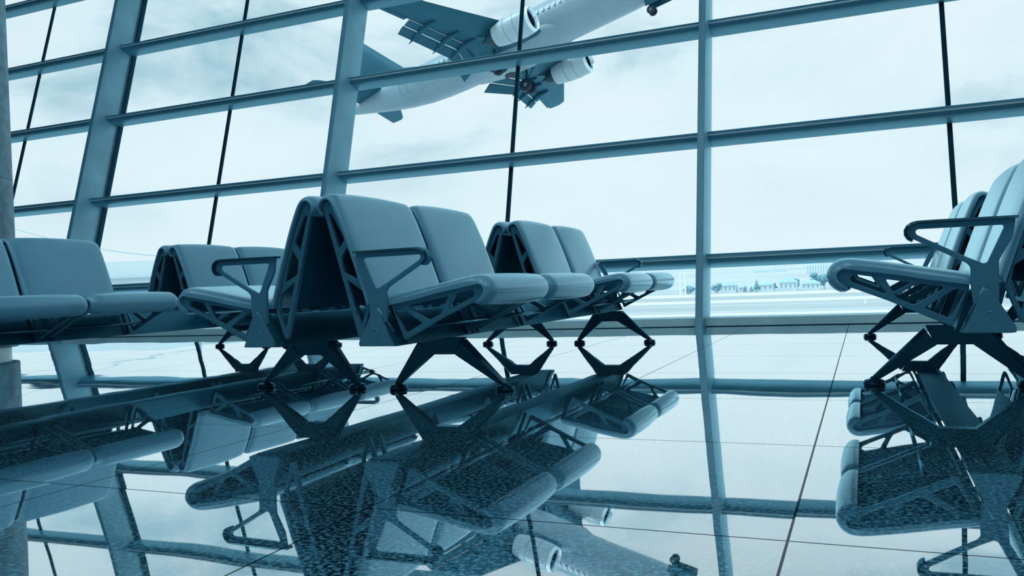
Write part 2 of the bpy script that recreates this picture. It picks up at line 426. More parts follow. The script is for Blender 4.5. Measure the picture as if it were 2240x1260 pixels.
BACK_FRAME = [(-0.322,0.780),(-0.328,0.806),(-0.315,0.824),(-0.297,0.828),(-0.284,0.820),(-0.268,0.79),(-0.228,0.705),(-0.192,0.605),
              (-0.145,0.46),(-0.120,0.38),(-0.160,0.262),(-0.176,0.258)]
BH = [[(-0.300,0.772),(-0.287,0.775),(-0.228,0.664),(-0.255,0.625)],
      [(-0.216,0.632),(-0.246,0.590),(-0.236,0.530),(-0.172,0.500),(-0.19,0.56)],
      [(-0.222,0.500),(-0.166,0.300),(-0.136,0.378),(-0.148,0.448)]]
ARM_OUT = [(-0.154,0.604),(0.149,0.604),(0.167,0.588),(0.169,0.567),(0.154,0.551),(0.148,0.551),(-0.009,0.463),(-0.019,0.449),(-0.018,0.382),
           (-0.024,0.325),(-0.098,0.325),(-0.102,0.468),(-0.143,0.542)]
ARM_IN = [(0.141,0.578),(0.133,0.584),(-0.116,0.583),(-0.120,0.576),(-0.068,0.463),(-0.056,0.460),(-0.010,0.483),(0.138,0.566)]
TRI = [(0.012,0.232),(-0.054,0.376),(-0.071,0.376),(-0.142,0.250),(-0.142,0.232)]

def cushion(name, outp, inp, w, parent, edge=0.055, crown=0.008, n=44):
    O = resample(outp, n); I = resample(inp, n)
    ys = []
    k = 9
    for j in range(k + 1):
        a = j/k*math.pi/2
        ys.append((-w/2 + edge*(1 - math.cos(a)), math.sin(a)))
    mid = [(-w/2 + edge + (w - 2*edge)*j/8, 1.0) for j in range(1, 8)]
    ys = ys + mid + [(-y, s) for y, s in reversed(ys)]
    rings = []
    for y, s in ys:
        c = crown*(1 - (2*y/w)**2)
        # the cushion side closes against the casting, thickness swells to full inside the edge
        th = 0.30 + 0.70*s
        out_ = []
        for i in range(n):
            t = i/(n-1)
            taper = 1.0
            if i < 2: taper = (0.45, 0.85)[i]
            if i > n-3: taper = (0.45, 0.85)[n-1-i]
            d = O[i] - I[i]
            p = I[i] + d*th*taper + d.normalized()*c*taper
            out_.append(Vector((p.x, y, p.y)))
        for i in range(n-1, -1, -1):
            p = I[i]
            out_.append(Vector((p.x, y, p.y)))
        rings.append(out_)
    mb = MB(); mb.loft(rings, cap=True)
    o = mb.obj(name, 'leather', parent, smooth=True)
    sharp(o, 60)
    return o

SEATW = 0.66

def make_stand(parent, yloc):
    # cast trestle: bridge with two splayed, tapering, ridged legs
    s = MB()
    br = [(-0.118,0.232),(0.098,0.232),(0.085,0.205),(0.064,0.160),(-0.066,0.160),(-0.105,0.205)]
    s.loft([[Vector((x, y, z)) for x, z in br] for y in (-0.030, 0.030)])
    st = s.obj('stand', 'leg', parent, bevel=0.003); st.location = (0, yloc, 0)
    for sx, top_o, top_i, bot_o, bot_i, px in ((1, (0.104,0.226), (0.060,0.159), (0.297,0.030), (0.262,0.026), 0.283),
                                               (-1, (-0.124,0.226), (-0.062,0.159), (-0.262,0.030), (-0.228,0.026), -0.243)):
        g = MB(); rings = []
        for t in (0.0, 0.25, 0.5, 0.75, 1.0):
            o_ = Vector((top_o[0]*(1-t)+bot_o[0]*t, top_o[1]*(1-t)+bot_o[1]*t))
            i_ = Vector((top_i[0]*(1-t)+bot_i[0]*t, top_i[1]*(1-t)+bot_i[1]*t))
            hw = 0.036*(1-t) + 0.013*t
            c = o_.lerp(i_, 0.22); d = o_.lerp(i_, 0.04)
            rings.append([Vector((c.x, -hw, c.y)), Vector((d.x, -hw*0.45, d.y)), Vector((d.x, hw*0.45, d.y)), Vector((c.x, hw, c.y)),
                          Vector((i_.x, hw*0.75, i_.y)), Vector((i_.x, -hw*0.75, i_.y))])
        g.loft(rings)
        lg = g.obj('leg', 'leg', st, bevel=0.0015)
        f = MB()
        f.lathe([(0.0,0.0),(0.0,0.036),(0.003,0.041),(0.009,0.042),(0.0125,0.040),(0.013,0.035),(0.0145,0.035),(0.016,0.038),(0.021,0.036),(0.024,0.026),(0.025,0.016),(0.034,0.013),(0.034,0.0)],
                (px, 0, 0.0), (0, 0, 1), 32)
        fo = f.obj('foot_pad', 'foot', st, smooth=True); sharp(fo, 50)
    return st

def make_bench(ycs, stands, length):
    root = empty('beam_seat')
    # beam
    b = MB()
    tri = fillet([(0.010,0.228),(-0.056,0.366),(-0.069,0.366),(-0.140,0.228)], 0.006, 2)
    b.loft([[Vector((x, y, z)) for x, z in tri] for y in (-length/2+0.03, length/2-0.03)])
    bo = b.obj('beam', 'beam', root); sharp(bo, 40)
    for y in stands: make_stand(root, y)
    seat_proto = back_proto = None
    for y in ycs:
        # ---- seat
        if seat_proto is None:
            c = cushion('seat', SEAT_OUT, SEAT_IN, SEATW-0.012, root)
            kids = []
            for sy in (-1, 1):
                kids.append(plate('seat_frame', SEAT_FRAME, SH, 0.020, 'cast', c, y=sy*(SEATW/2-0.030), bevel=0.003))
            pn = MB(); I = resample([(0.36,0.450),(0.27,0.436),(0.11,0.405),(0.0,0.387)], 8)
            ring = [Vector((p.x, 0, p.y)) for p in I] + [Vector((p.x, 0, p.y-0.006)) for p in reversed(I)]
            pn.loft([[Vector((v.x, y_, v.z)) for v in ring] for y_ in (-SEATW/2+0.045, SEATW/2-0.045)])
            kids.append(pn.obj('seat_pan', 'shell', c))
            rod = MB(); rod.tube((0.13,-SEATW/2+0.03,0.305), (0.13,SEATW/2-0.03,0.305), 0.009)
            kids.append(rod.obj('cross_rod', 'leg', c, smooth=True))
            c.location = (0, y, 0); seat_proto = (c, kids)
            k = cushion('backrest', BACK_OUT, BACK_IN, SEATW-0.012, root, edge=0.06, crown=0.012, n=40)
            bk = []
            for sy in (-1, 1):
                bk.append(plate('back_frame', BACK_FRAME, BH, 0.020, 'cast', k, y=sy*(SEATW/2-0.035), bevel=0.003))
            sh = MB()
            sh.add([(-0.318,-SEATW/2+0.045,0.775),(-0.318,SEATW/2-0.045,0.775),(-0.212,SEATW/2-0.045,0.390),(-0.212,-SEATW/2+0.045,0.390),
                    (-0.311,-SEATW/2+0.045,0.777),(-0.311,SEATW/2-0.045,0.777),(-0.205,SEATW/2-0.045,0.392),(-0.205,-SEATW/2+0.045,0.392)],
                   [(0,1,2,3),(7,6,5,4),(0,4,5,1),(1,5,6,2),(2,6,7,3),(3,7,4,0)])
            bk.append(sh.obj('back_panel', 'shell', k))
            for sy in (-1, 1):
                hb = MB()
                hb.loft([[Vector((x, yy, z)) for x, z in ((0.030,0.236),(0.012,0.236),(-0.052,0.400),(-0.034,0.400))] for yy in (sy*(SEATW/2-0.055)-0.006, sy*(SEATW/2-0.055)+0.006)])
                bk.append(hb.obj('hanger_bracket', 'leg', k, bevel=0.001))
            k.location = (0, y, 0); back_proto = (k, bk)
        else:
            for proto, kids in (seat_proto, back_proto):
                c = proto.copy(); COL.objects.link(c); c.parent = root; c.location = (0, y, 0)
                for q in kids:
                    d = q.copy(); COL.objects.link(d); d.parent = c
    # armrests on their end brackets
    e = min(ycs) - SEATW/2; f = max(ycs) + SEATW/2
    for yy, s in ((e, -1), (f, 1)):
        a = plate('armrest', ARM_OUT, [ARM_IN], 0.016, 'arm', root, y=0, bevel=0.003, r_out=0.006, r_hole=0.006)
        a.location = (0, yy + s*0.002, 0)
        path = resample([(-0.160,0.606),(0.0,0.607),(0.13,0.607),(0.152,0.603),(0.168,0.590),(0.172,0.570),(0.160,0.550),(0.150,0.546)], 26)
        pm = MB(); rings = []
        for i, p in enumerate(path):
            q0 = path[max(i-1, 0)]; q1 = path[min(i+1, len(path)-1)]
            t = (q1 - q0).normalized(); nrm = Vector((-t.y, t.x))
            a0 = p - nrm*0.003; b0 = p + nrm*0.005
            rings.append([Vector((a0.x, -0.024, a0.y)), Vector((a0.x, 0.024, a0.y)), Vector((b0.x, 0.020, b0.y)), Vector((b0.x, -0.020, b0.y))])
        pm.loft(rings); po = pm.obj('armrest_pad', 'armpad', a); sharp(po, 40)
        # end bracket: triangular casting with a raised rib and a round boss
        br = plate('end_bracket', TRI, [], 0.020, 'arm', root, y=0, bevel=0.003, r_out=0.008)
        br.location = (0, yy + s*0.020, 0)
        bo_ = MB(); bo_.lathe([(0.0,0.0),(0.0,0.0155),(0.0016,0.0175),(0.0016,0.0195),(0.0,0.0205)], (-0.065, s*0.0098, 0.283), (0, s, 0), 28)
        bo2 = bo_.obj('boss', 'arm', br, smooth=True)
        rb = MB(); rb.tube((-0.058, -s*0.004, 0.380), (-0.012, -s*0.045, 0.285), 0.008, 0.006)
        rb.obj('rib', 'arm', br, smooth=True)
        wb = MB(); wb.loft([[Vector((x, y_, z)) for x, z in TRI] for y_ in (-s*0.010, -s*0.065)])
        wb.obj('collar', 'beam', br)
    return root

def copy_tree(o, parent=None):
    c = o.copy(); COL.objects.link(c)
    if parent is not None: c.parent = parent
    for ch in [x for x in COL.objects if x.parent == o and x is not c]:
        copy_tree(ch, c)
    return c

YC = [-1.325, -0.645, 0.645, 1.325]
G = 'rows of beam seats in the departure hall'
b1 = make_bench(YC, [-1.225, 1.375], 3.33)
b1.location = (-1.712, 4.485, 0)
tag(b1, 'central row of seats facing right, its back against another row', 'airport seating', G)
def place(src, x, y, flip, label):
    c = copy_tree(src); c.location = (x, y, 0)
    if flip:
        c.rotation_euler = (0, 0, math.pi)
        for ch in [o for o in COL.objects if o.parent == c and o.name.startswith('stand')]:
            ch.location.y = -ch.location.y
            ch.rotation_euler = (0, 0, 0)
    tag(c, label, 'airport seating', G)
    return c
place(b1, -2.417, 4.485, True, 'central row of seats facing left, back to back with the row facing right')
place(b1, 0.305, 4.785, True, 'row of seats at the right edge whose pale backs face left')
place(b1, 1.010, 4.785, False, 'row at the right edge facing away to the right, mostly cut off')
YL = [-2.0, -1.33, -0.66, 0.66, 1.33, 2.0]
b5 = make_bench(YL, [-1.55, 1.55], 4.66)
b5.location = (-4.435, 4.395, 0)
tag(b5, 'long row of seats at the left edge facing right, its seat fronts towards the viewer', 'airport seating', G)
place(b5, -5.145, 4.395, True, 'row at the left facing the round pillar, only its curled seat backs showing')

# ------------------------------------------------------------------ hall shell
fl = MB(); fl.box((-22, -9, -0.25), (14, 7.86, 0)); struct(fl.obj('floor', 'floor'))
cl = MB(); cl.box((-22, -9, CEIL), (14, 10.28, CEIL+0.3)); struct(cl.obj('ceiling', 'ceil'))
w = MB(); w.box((-22, -9.3, 0), (14, -9, CEIL)); struct(w.obj('wall_back', 'wall'))
def side_wall(x):
    q = MB(); q.loft([[Vector((xx, -9, 0)), Vector((xx, 7.95, 0)), Vector((xx, 7.95+CEIL*0.275, CEIL)), Vector((xx, -9, CEIL))] for xx in (x, x+0.3)]); return q
w = side_wall(-22.3); struct(w.obj('wall_left', 'wall'))
w = side_wall(14); struct(w.obj('wall_right', 'wall'))

# housings for the added, unseen fill lights
fill_proto = None
for i, (x, y) in enumerate(FILLS):
    if fill_proto is None:
        lp = MB(); lp.box((-0.82,-0.82,-0.05), (0.82,0.82,0.0)); fill_proto = lp.obj('fill_housing', 'steel'); o = fill_proto
    else:
        o = fill_proto.copy(); COL.objects.link(o)
    o.location = (x, y, CEIL)
    tag(o, 'square housing of an added, unseen fill light under the hall ceiling', 'ceiling light', 'added fill lights')

# ------------------------------------------------------------------ leaning facade
T = 0.275; TA = math.atan(T); Y0 = 7.54
fa = Vector((0, math.sin(TA), math.cos(TA)))     # up the facade
fn = Vector((0, math.cos(TA), -math.sin(TA)))    # out through the glass
def fpt(x, o, v):
    """x along, o outwards from the post fronts, v up the facade"""
    return Vector((x, Y0, 0)) + fn*o + fa*v
VTOP = CEIL/math.cos(TA) + 0.1
POSTS = [-18.1, -13.8, -9.68, -5.655, -1.352, 2.95, 7.2, 11.5]
PW, PD, GLZ = 0.068, 0.40, 0.415
for i, x in enumerate(POSTS):
    m_ = MB()
    sec = fillet([(x-PW, 0.0), (x, 0.0), (x, PD), (x-PW, PD)], 0.010, 3)
    rings = []
    for top in (False, True):
        r = []
        for a, o in sec:
            z = CEIL if top else 0.0
            # cut level with floor / ceiling
            yy = Y0 + o/math.cos(TA) + z*T
            r.append(Vector((a, yy, z)))
        rings.append(r)
    m_.loft(rings); p = m_.obj('trim_%d' % (i+1), 'steel'); sharp(p, 30); struct(p)
TZ = [0.635, 1.840, 3.020, 4.090, 5.22, 6.35, 7.5]
MULX = [None, -11.62, -7.68, -3.53, 0.755, 5.0, 9.3]
def tprof():
    n_ = [(0.0,0.034),(0.12,0.044),(0.175,0.046),(0.200,0.041),(0.216,0.028),(0.223,0.012),(0.223,0.001),(0.219,-0.0012),(0.206,-0.0012),
          (0.207,-0.006),(0.206,-0.018),(0.198,-0.031),(0.180,-0.042),(0.150,-0.048),(0.10,-0.048),(0.0,-0.040)]
    return n_
for i in range(len(POSTS) - 1):
    xa, xb = POSTS[i] , POSTS[i+1] - PW
    g = MB()
    zb = 0.02; v0 = 0.03; v1 = VTOP - 0.12
    quad = lambda o: [fpt(xa, o, v0), fpt(xb, o, v0), fpt(xb, o, v1), fpt(xa, o, v1)]
    g.add(quad(GLZ+0.02) + quad(GLZ+0.03), [(0,1,2,3),(7,6,5,4),(0,4,5,1),(1,5,6,2),(2,6,7,3),(3,7,4,0)])
    wo = g.obj('window_%d' % (i+1), 'glass'); struct(wo)
    for z in TZ:
        # height measured at the nose, which sits 0.2 m behind the post fronts
        v = (z + 0.20*math.sin(TA))/math.cos(TA)
        tm = MB()
        tm.loft([[fpt(x, GLZ - a, v + b) for a, b in tprof()] for x in (xa, xb)])
        to = tm.obj('transom', 'transom', wo); sharp(to, 28)
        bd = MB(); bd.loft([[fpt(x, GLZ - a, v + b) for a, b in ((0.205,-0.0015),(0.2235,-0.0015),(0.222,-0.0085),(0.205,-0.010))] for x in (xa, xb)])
        bd.obj('glint_strip', 'glint_strip', to)  # pale strip added as the painted glint under the nose lip
    xm = MULX[i] if MULX[i] is not None else (xa+xb)/2
    mm = MB(); q = [fpt(xm+a, o, v_) for v_ in (0.03, v1) for a, o in ((-0.021, GLZ-0.006), (0.021, GLZ-0.006), (0.021, GLZ+0.019), (-0.021, GLZ+0.019))]
    mm.add(q, [(0,1,2,3),(7,6,5,4),(0,4,5,1),(1,5,6,2),(2,6,7,3),(3,7,4,0)])
    mm.obj('mullion', 'mullion', wo)
    for xs in ((xa+0.001,) if i == 2 else ()):
        gk = MB(); q = [fpt(xs+a, o, v_) for v_ in (0.03, v1) for a, o in ((0, GLZ-0.02), (0.026, GLZ-0.02), (0.026, GLZ+0.05), (0, GLZ+0.05))]
        gk.add(q, [(0,1,2,3),(7,6,5,4),(0,4,5,1),(1,5,6,2),(2,6,7,3),(3,7,4,0)])
        gk.obj('gasket', 'mullion', wo)
    sl = MB(); sl.box((xa, 7.705, 0.0), (xb, 8.10, 0.078)); so_ = sl.obj('sill', 'sill', wo, bevel=0.004)
# seam of dark sealant where the sill meets the floor
sm = MB(); sm.box((-21.9, 7.697, 0.0), (13.9, 7.706, 0.006)); struct(sm.obj('trim_20', 'mullion'))

# ------------------------------------------------------------------ round pillar at the left
PX, PY, PR = -7.66, 5.02, 0.50
pr = empty('pillar', (PX, PY, 0)); pr['kind'] = 'structure'
d = MB(); d.lathe([(0.0,0.435),(0.07,0.435)], (0,0,0), (0,0,1), 64); o = d.obj('collar', 'collar', pr, smooth=True)
z0 = 0.07
for z1 in (0.594, 1.617, 2.64, 3.663, 4.686, 5.709, 6.73, 7.755, CEIL):
    d = MB(); d.lathe([(z0,0.43),(z0,PR-0.008),(z0+0.005,PR-0.001),(z0+0.012,PR),(z1-0.012,PR),(z1-0.005,PR-0.001),(z1,PR-0.008)], (0,0,0), (0,0,1), 72)
    o = d.obj('stone_drum', 'concrete', pr, smooth=True); sharp(o, 60); z0 = z1

# ------------------------------------------------------------------ airfield
GZ = -11.5
fd = MB(); fd.box((-3500, 14, GZ-0.5), (3500, 4000, GZ)); struct(fd.obj('ground', 'field'))

def hill():
    nx, ny = 90, 12; v = []; f = []
    for j in range(ny):
        for i in range(nx):
            x = -3300 + 6600*i/(nx-1); y = 900 + 2600*j/(ny-1)
            t = j/(ny-1)
            hgt = 58*t**1.2*(1 + 0.16*math.sin(x*0.0021+1.3) + 0.07*math.sin(x*0.0067+y*0.002)) + 3.0*math.sin(x*0.017+y*0.01)*t
            v.append((x, y, GZ + max(hgt, 0) - 0.4))
    for j in range(ny-1):
        for i in range(nx-1):
            a = j*nx+i; f.append((a, a+1, a+nx+1, a+nx))
    o = from_data('hill', v, f, 'hill', None, True); struct(o)
hill()

def ray(px, py):
    d = M @ Vector((px-1120, -(py-630), -FPX)); return d
def at(px, ydist):
    """world x of a picture column on the airfield at depth ydist"""
    r = ray(px, 600); return r.x/r.y*ydist

def house(x, y, w_, h_, dpt, label, hip=True):
    root = empty('house', (x, y, GZ))
    m_ = MB(); m_.box((-w_/2,-dpt/2,0), (w_/2,dpt/2,h_)); m_.obj('wall', 'housewall', root)
    r = MB(); e = 0.7
    r.add([(-w_/2-e,-dpt/2-e,h_),(w_/2+e,-dpt/2-e,h_),(w_/2+e,dpt/2+e,h_),(-w_/2-e,dpt/2+e,h_),(-w_*0.22,0,h_+h_*0.55),(w_*0.22,0,h_+h_*0.55)],
          [(0,1,5,4),(1,2,5),(2,3,4,5),(3,0,4),(3,2,1,0)]); r.obj('roof', 'houseroof', root)
    k = max(2, int(w_/3))
    for i in range(k):
        wx = -w_/2 + (i+0.5)*w_/k
        q = MB(); q.box((wx-0.55,-dpt/2-0.08,h_*0.35), (wx+0.55,-dpt/2+0.02,h_*0.8)); q.obj('window', 'housewin', root)
    tag(root, label, 'house', 'houses beyond the airfield fence')

HS = [(1592, 12.5, 5.2, 'pale villa beyond the fence, nearest to the thick window post'),
      (1624, 5.0, 3.4, 'small low outbuilding beside the pale villa behind the fence'),
      (1674, 11.0, 4.6, 'pale house beyond the fence just right of the pointed fir'),
      (1724, 12.5, 6.0, 'tallest pale house beyond the fence, between the other two wide ones'),
      (1773, 12.5, 4.6, 'pale house beyond the fence below the hillside apartment block'),
      (1512, 13.0, 4.0, 'pale shed beyond the fence seen left of the thick window post')]
for px, w_, h_, lb in HS:
    house(at(px, 640), 640, w_, h_, 8, lb)

def fir(px, y, h_, wd, label, kind='fir'):
    x = at(px, y); root = empty('conifer' if kind == 'fir' else 'broadleaf_tree', (x, y, GZ))
    t_ = MB(); t_.tube((0,0,0), (0,0,h_*0.5), h_*0.03, h_*0.02, 8); t_.obj('trunk', 'trunk', root)
    c = MB(); rnd = random.Random(int(px))
    if kind == 'fir':
        lv = 6
        for i in range(lv):
            z = h_*(0.12 + 0.84*i/lv); r_ = wd*(1-i/lv)*0.5 + 0.2; n_ = 9
            base = [Vector((math.cos(2*math.pi*k/n_)*r_*rnd.uniform(0.75,1.15), math.sin(2*math.pi*k/n_)*r_*rnd.uniform(0.75,1.15), z - rnd.uniform(0,0.06)*h_)) for k in range(n_)]
            top = [Vector((p.x*0.12, p.y*0.12, z + h_*0.24 if i < lv-1 else h_)) for p in base]
            c.loft([base, top])
        c.obj('crown', 'tree', root)
    else:
        for i in range(16):
            a = rnd.uniform(0, 6.28); rr = rnd.uniform(0, wd*0.36); zz = h_*rnd.uniform(0.35, 0.85)
            s = wd*rnd.uniform(0.14, 0.24); o_ = Vector((math.cos(a)*rr, math.sin(a)*rr, zz))
            prof = [(-s,0.01),(-s*0.7,s*0.7),(0,s*rnd.uniform(0.85,1.1)),(s*0.7,s*0.7),(s,0.01)]
            c.lathe(prof, o_, (rnd.uniform(-1,1), rnd.uniform(-1,1), 1), 8)
        c.obj('crown', 'tree', root, smooth=True)
    tag(root, label, 'tree', 'trees along the airfield fence')
fir(1654, 625, 9.0, 6.0, 'tallest pointed fir standing between two pale houses')
fir(1628, 622, 5.0, 4.0, 'slim pointed conifer right of the small outbuilding')
fir(1642, 620, 4.6, 4.0, 'short pointed conifer left of the tall fir')
fir(1566, 622, 7.0, 8.0, 'round leafy tree right beside the thick window post', 'round')
fir(1783, 665, 13.0, 9.0, 'dark round tree in front of the hillside apartment block', 'round')
fir(1802, 660, 11.0, 9.0, 'bushy tree partly behind the curled front of the right seat', 'round')
fir(1740, 660, 8.5, 8.0, 'loose tree between the two rightmost houses', 'round')
fir(1506, 622, 6.0, 9.0, 'bushy tree beyond the fence left of the thick window post', 'round')
fir(1694, 655, 6.0, 5.0, 'small bushy tree right of the second pale house', 'round')

fe = empty('perimeter_fence', (0, 600, GZ))
for zz in (1.1, 2.2):
    rl = MB(); rl.box((at(1400, 600), -0.06, zz-0.06), (at(2100, 600), 0.06, zz+0.06)); rl.obj('rail', 'fence', fe)
x0, x1 = at(1400, 600), at(2100, 600)
pp = None
for i in range(78):
    xx = x0 + (x1-x0)*i/77
    if pp is None:
        q = MB(); q.box((-0.10,-0.1,0), (0.10,0.1,2.6)); pp = q.obj('fence_post', 'fence', fe); pp.location.x = xx
    else:
        c = pp.copy(); COL.objects.link(c); c.parent = fe; c.location.x = xx
tag(fe, 'long pale post fence along the far side of the airfield', 'fence')

for px, lb in ((1487, 'slim white mast left of the thick window post, left of the pair'), (1498, 'slim white mast closest to the thick window post')):
    q = MB(); q.tube((0,0,0), (0,0,16.0), 0.55, 0.40, 10); o = q.obj('mast', 'pole'); o.location = (at(px, 560), 560, GZ)
    tag(o, lb, 'mast', 'white masts on the airfield')

for px, yy, zz, w_, h_, lb in ((1668, 1700, 14.0, 32, 9, 'long low pale block on the hillside above the fir'),
                               (1706, 1750, 15.0, 26, 10, 'pale hillside block between the two larger ones'),
                               (1788, 1500, 8.0, 34, 20, 'tall pale apartment block on the hillside behind the right seat front')):
    root = empty('apartment_block', (at(px, yy), yy, GZ))
    t_ = (yy-900)/2600.0
    base = 2.0
    m_ = MB(); m_.box((-w_/2,-6,base), (w_/2,6,zz+h_)); m_.obj('wall', 'housewall', root)
    k = int(w_/4)
    for i in range(k):
        q = MB(); wx = -w_/2+(i+0.5)*w_/k; q.box((wx-0.8,-6.1,zz+h_*0.15), (wx+0.8,-5.9,zz+h_*0.85)); q.obj('window', 'fence', root)
    tag(root, lb, 'apartment block', 'blocks on the hillside')

# runway marker posts
for px, yy, lb in ((1682, 500, 'tiny white marker post standing on the far grass strip'), (1890, 330, 'tiny white marker post on the near grass strip below the seat')):
    q = MB(); q.box((-0.35,-0.3,0), (0.35,0.3,2.0)); o = q.obj('marker_post', 'pole'); o.location = (at(px, yy), yy, GZ)
    tag(o, lb, 'marker')

# terminal pier far left, with overhead cable
pr2 = empty('terminal_pier', (at(262, 60), 60, GZ))
xl, xr = -16, 9
m_ = MB(); m_.add([(xl,0,0),(xr,0,0),(xr,24,0),(xl,24,0),(xl,0,16.2),(xr,0,15.6),(xr,24,15.6),(xl,24,16.2)], [(0,3,2,1),(4,5,6,7),(0,1,5,4),(1,2,6,5),(2,3,7,6),(3,0,4,7)])
m_.obj('wall', 'apron_roof', pr2)
m_ = MB(); m_.add([(xl,-.4,14.2),(xr+0.5,-.4,14.0),(xr+0.5,0,14.0),(xl,0,14.2),(xl,-.4,14.32),(xr+0.5,-.4,14.12),(xr+0.5,0,14.12),(xl,0,14.32)], [(0,3,2,1),(4,5,6,7),(0,1,5,4),(1,2,6,5),(2,3,7,6),(3,0,4,7)])
m_.obj('eaves', 'cable', pr2)
tag(pr2, 'pale flat terminal pier outside, low between the seat rows at left', 'building')
def ray_at(px, py, d):
    r = M @ Vector((px-1120, -(py-630), -FPX)); return Vector((0,0,0.45)) + r*(d/r.y)
A = ray_at(12, 495, 45); B = ray_at(430, 566, 45)
q = MB()
s_ = lambda t: A.lerp(B, t) - Vector((0,0,0.5*math.sin(math.pi*t)))
for k in range(12):
    q.tube(s_(k/12), s_((k+1)/12), 0.03, 0.03, 6)
for P_ in (A, B):
    q.tube((P_.x, P_.y, GZ), (P_.x, P_.y, P_.z+0.3), 0.12, 0.08, 8)
o = q.obj('overhead_cable', 'cable'); tag(o, 'thin cable on poles crossing the sky above the terminal pier', 'cable')

# ------------------------------------------------------------------ airliner
def rotv(r):
    v = Vector(r); return Matrix.Rotation(v.length, 3, v.normalized())
RP = rotv((-0.1592968, -0.22073992, -0.15812904))
TP = Vector((-11.20533311, 65.55140706, 25.6306981))
AC = empty('airliner'); AC.matrix_world = Matrix.Translation(TP) @ RP.to_4x4()
tag(AC, 'white twin-engine jet airliner climbing past the windows with wheels down', 'aeroplane')
def P3(xn, y, z): return Vector((-xn, y, z))
ST = [(0.0,-0.50,0.02,0.02),(0.25,-0.49,0.36,0.34),(0.8,-0.44,0.75,0.72),(1.7,-0.30,1.15,1.17),(2.8,-0.14,1.50,1.58),(4.2,-0.03,1.76,1.88),(5.8,0,1.88,2.0),
      (9,0,1.88,2.0),(13,0,1.88,2.0),(17,0,1.88,2.0),(21,0,1.88,2.0),(23,0.04,1.88,1.97),(25,0.10,1.86,1.93),(27,0.22,1.79,1.83),(29,0.40,1.62,1.65),(31,0.62,1.36,1.38),
      (33,0.85,1.00,1.04),(34.8,1.02,0.64,0.68),(36.0,1.12,0.38,0.42),(36.5,1.20,0.22,0.26)]
m_ = MB(); n_ = 48
m_.loft([[P3(x, ry*math.cos(2*math.pi*k/n_), zc + rz*math.sin(2*math.pi*k/n_)) for k in range(n_)] for x, zc, ry, rz in ST])
o = m_.obj('fuselage', 'white_paint', AC); sharp(o, 50)
FUS = o
ex = MB(); ex.lathe([(0,0.20),(0.25,0.16),(0.1,0.10)], P3(36.45,0,1.2), (-1,0,0), 20); ex.obj('exhaust_cone', 'dark', FUS)
# belly fairing
m_ = MB()
m_.loft([[P3(x, ry*math.cos(2*math.pi*k/32), -1.15 + rz*math.sin(2*math.pi*k/32)) for k in range(32)] for x, ry, rz in
         ((10.8,0.3,0.2),(11.6,1.2,0.72),(12.8,1.85,1.02),(14.5,2.1,1.18),(17,2.15,1.22),(19.5,2.05,1.14),(21.3,1.5,0.92),(22.8,0.7,0.5),(23.6,0.2,0.2))])
o = m_.obj('belly_fairing', 'white_paint', AC, smooth=True)
for sy in (-1, 1):
    q = MB(); q.lathe([(0,0.58),(0.05,0.58),(0.05,0.0)], P3(18.3, sy*0.85, -2.24), (0, sy*0.18, -1), 24, cap=True); q.obj('wheel_well', 'dark', AC)

def airfoil(xle, chord, y, z, th=0.12, n=12):
    up = []; dn = []
    for i in range(n+1):
        t = i/n; xx = 0.5*(1-math.cos(math.pi*t))
        yt = th*5*(0.2969*math.sqrt(xx)-0.1260*xx-0.3516*xx**2+0.2843*xx**3-0.1036*xx**4)
        up.append(P3(xle+chord*xx, y, z+chord*yt*1.1)); dn.append(P3(xle+chord*xx, y, z-chord*yt*0.8))
    return up + dn[-2:0:-1]
def lerp(a, b, t): return a + (b-a)*t
WING = [(1.2, 12.9, 7.2, -1.35, .14), (4.9, 14.95, 4.25, -0.98, .12), (10.4, 17.95, 2.65, -0.33, .11), (14.0, 19.95, 1.70, 0.22, .10), (14.44, 20.55, 1.35, 0.30, .08)]
def wing_at(y):
    for a, b in zip(WING, WING[1:]):
        if a[0] <= y <= b[0]:
            t = (y-a[0])/(b[0]-a[0]); return [lerp(a[k], b[k], t) for k in range(5)]
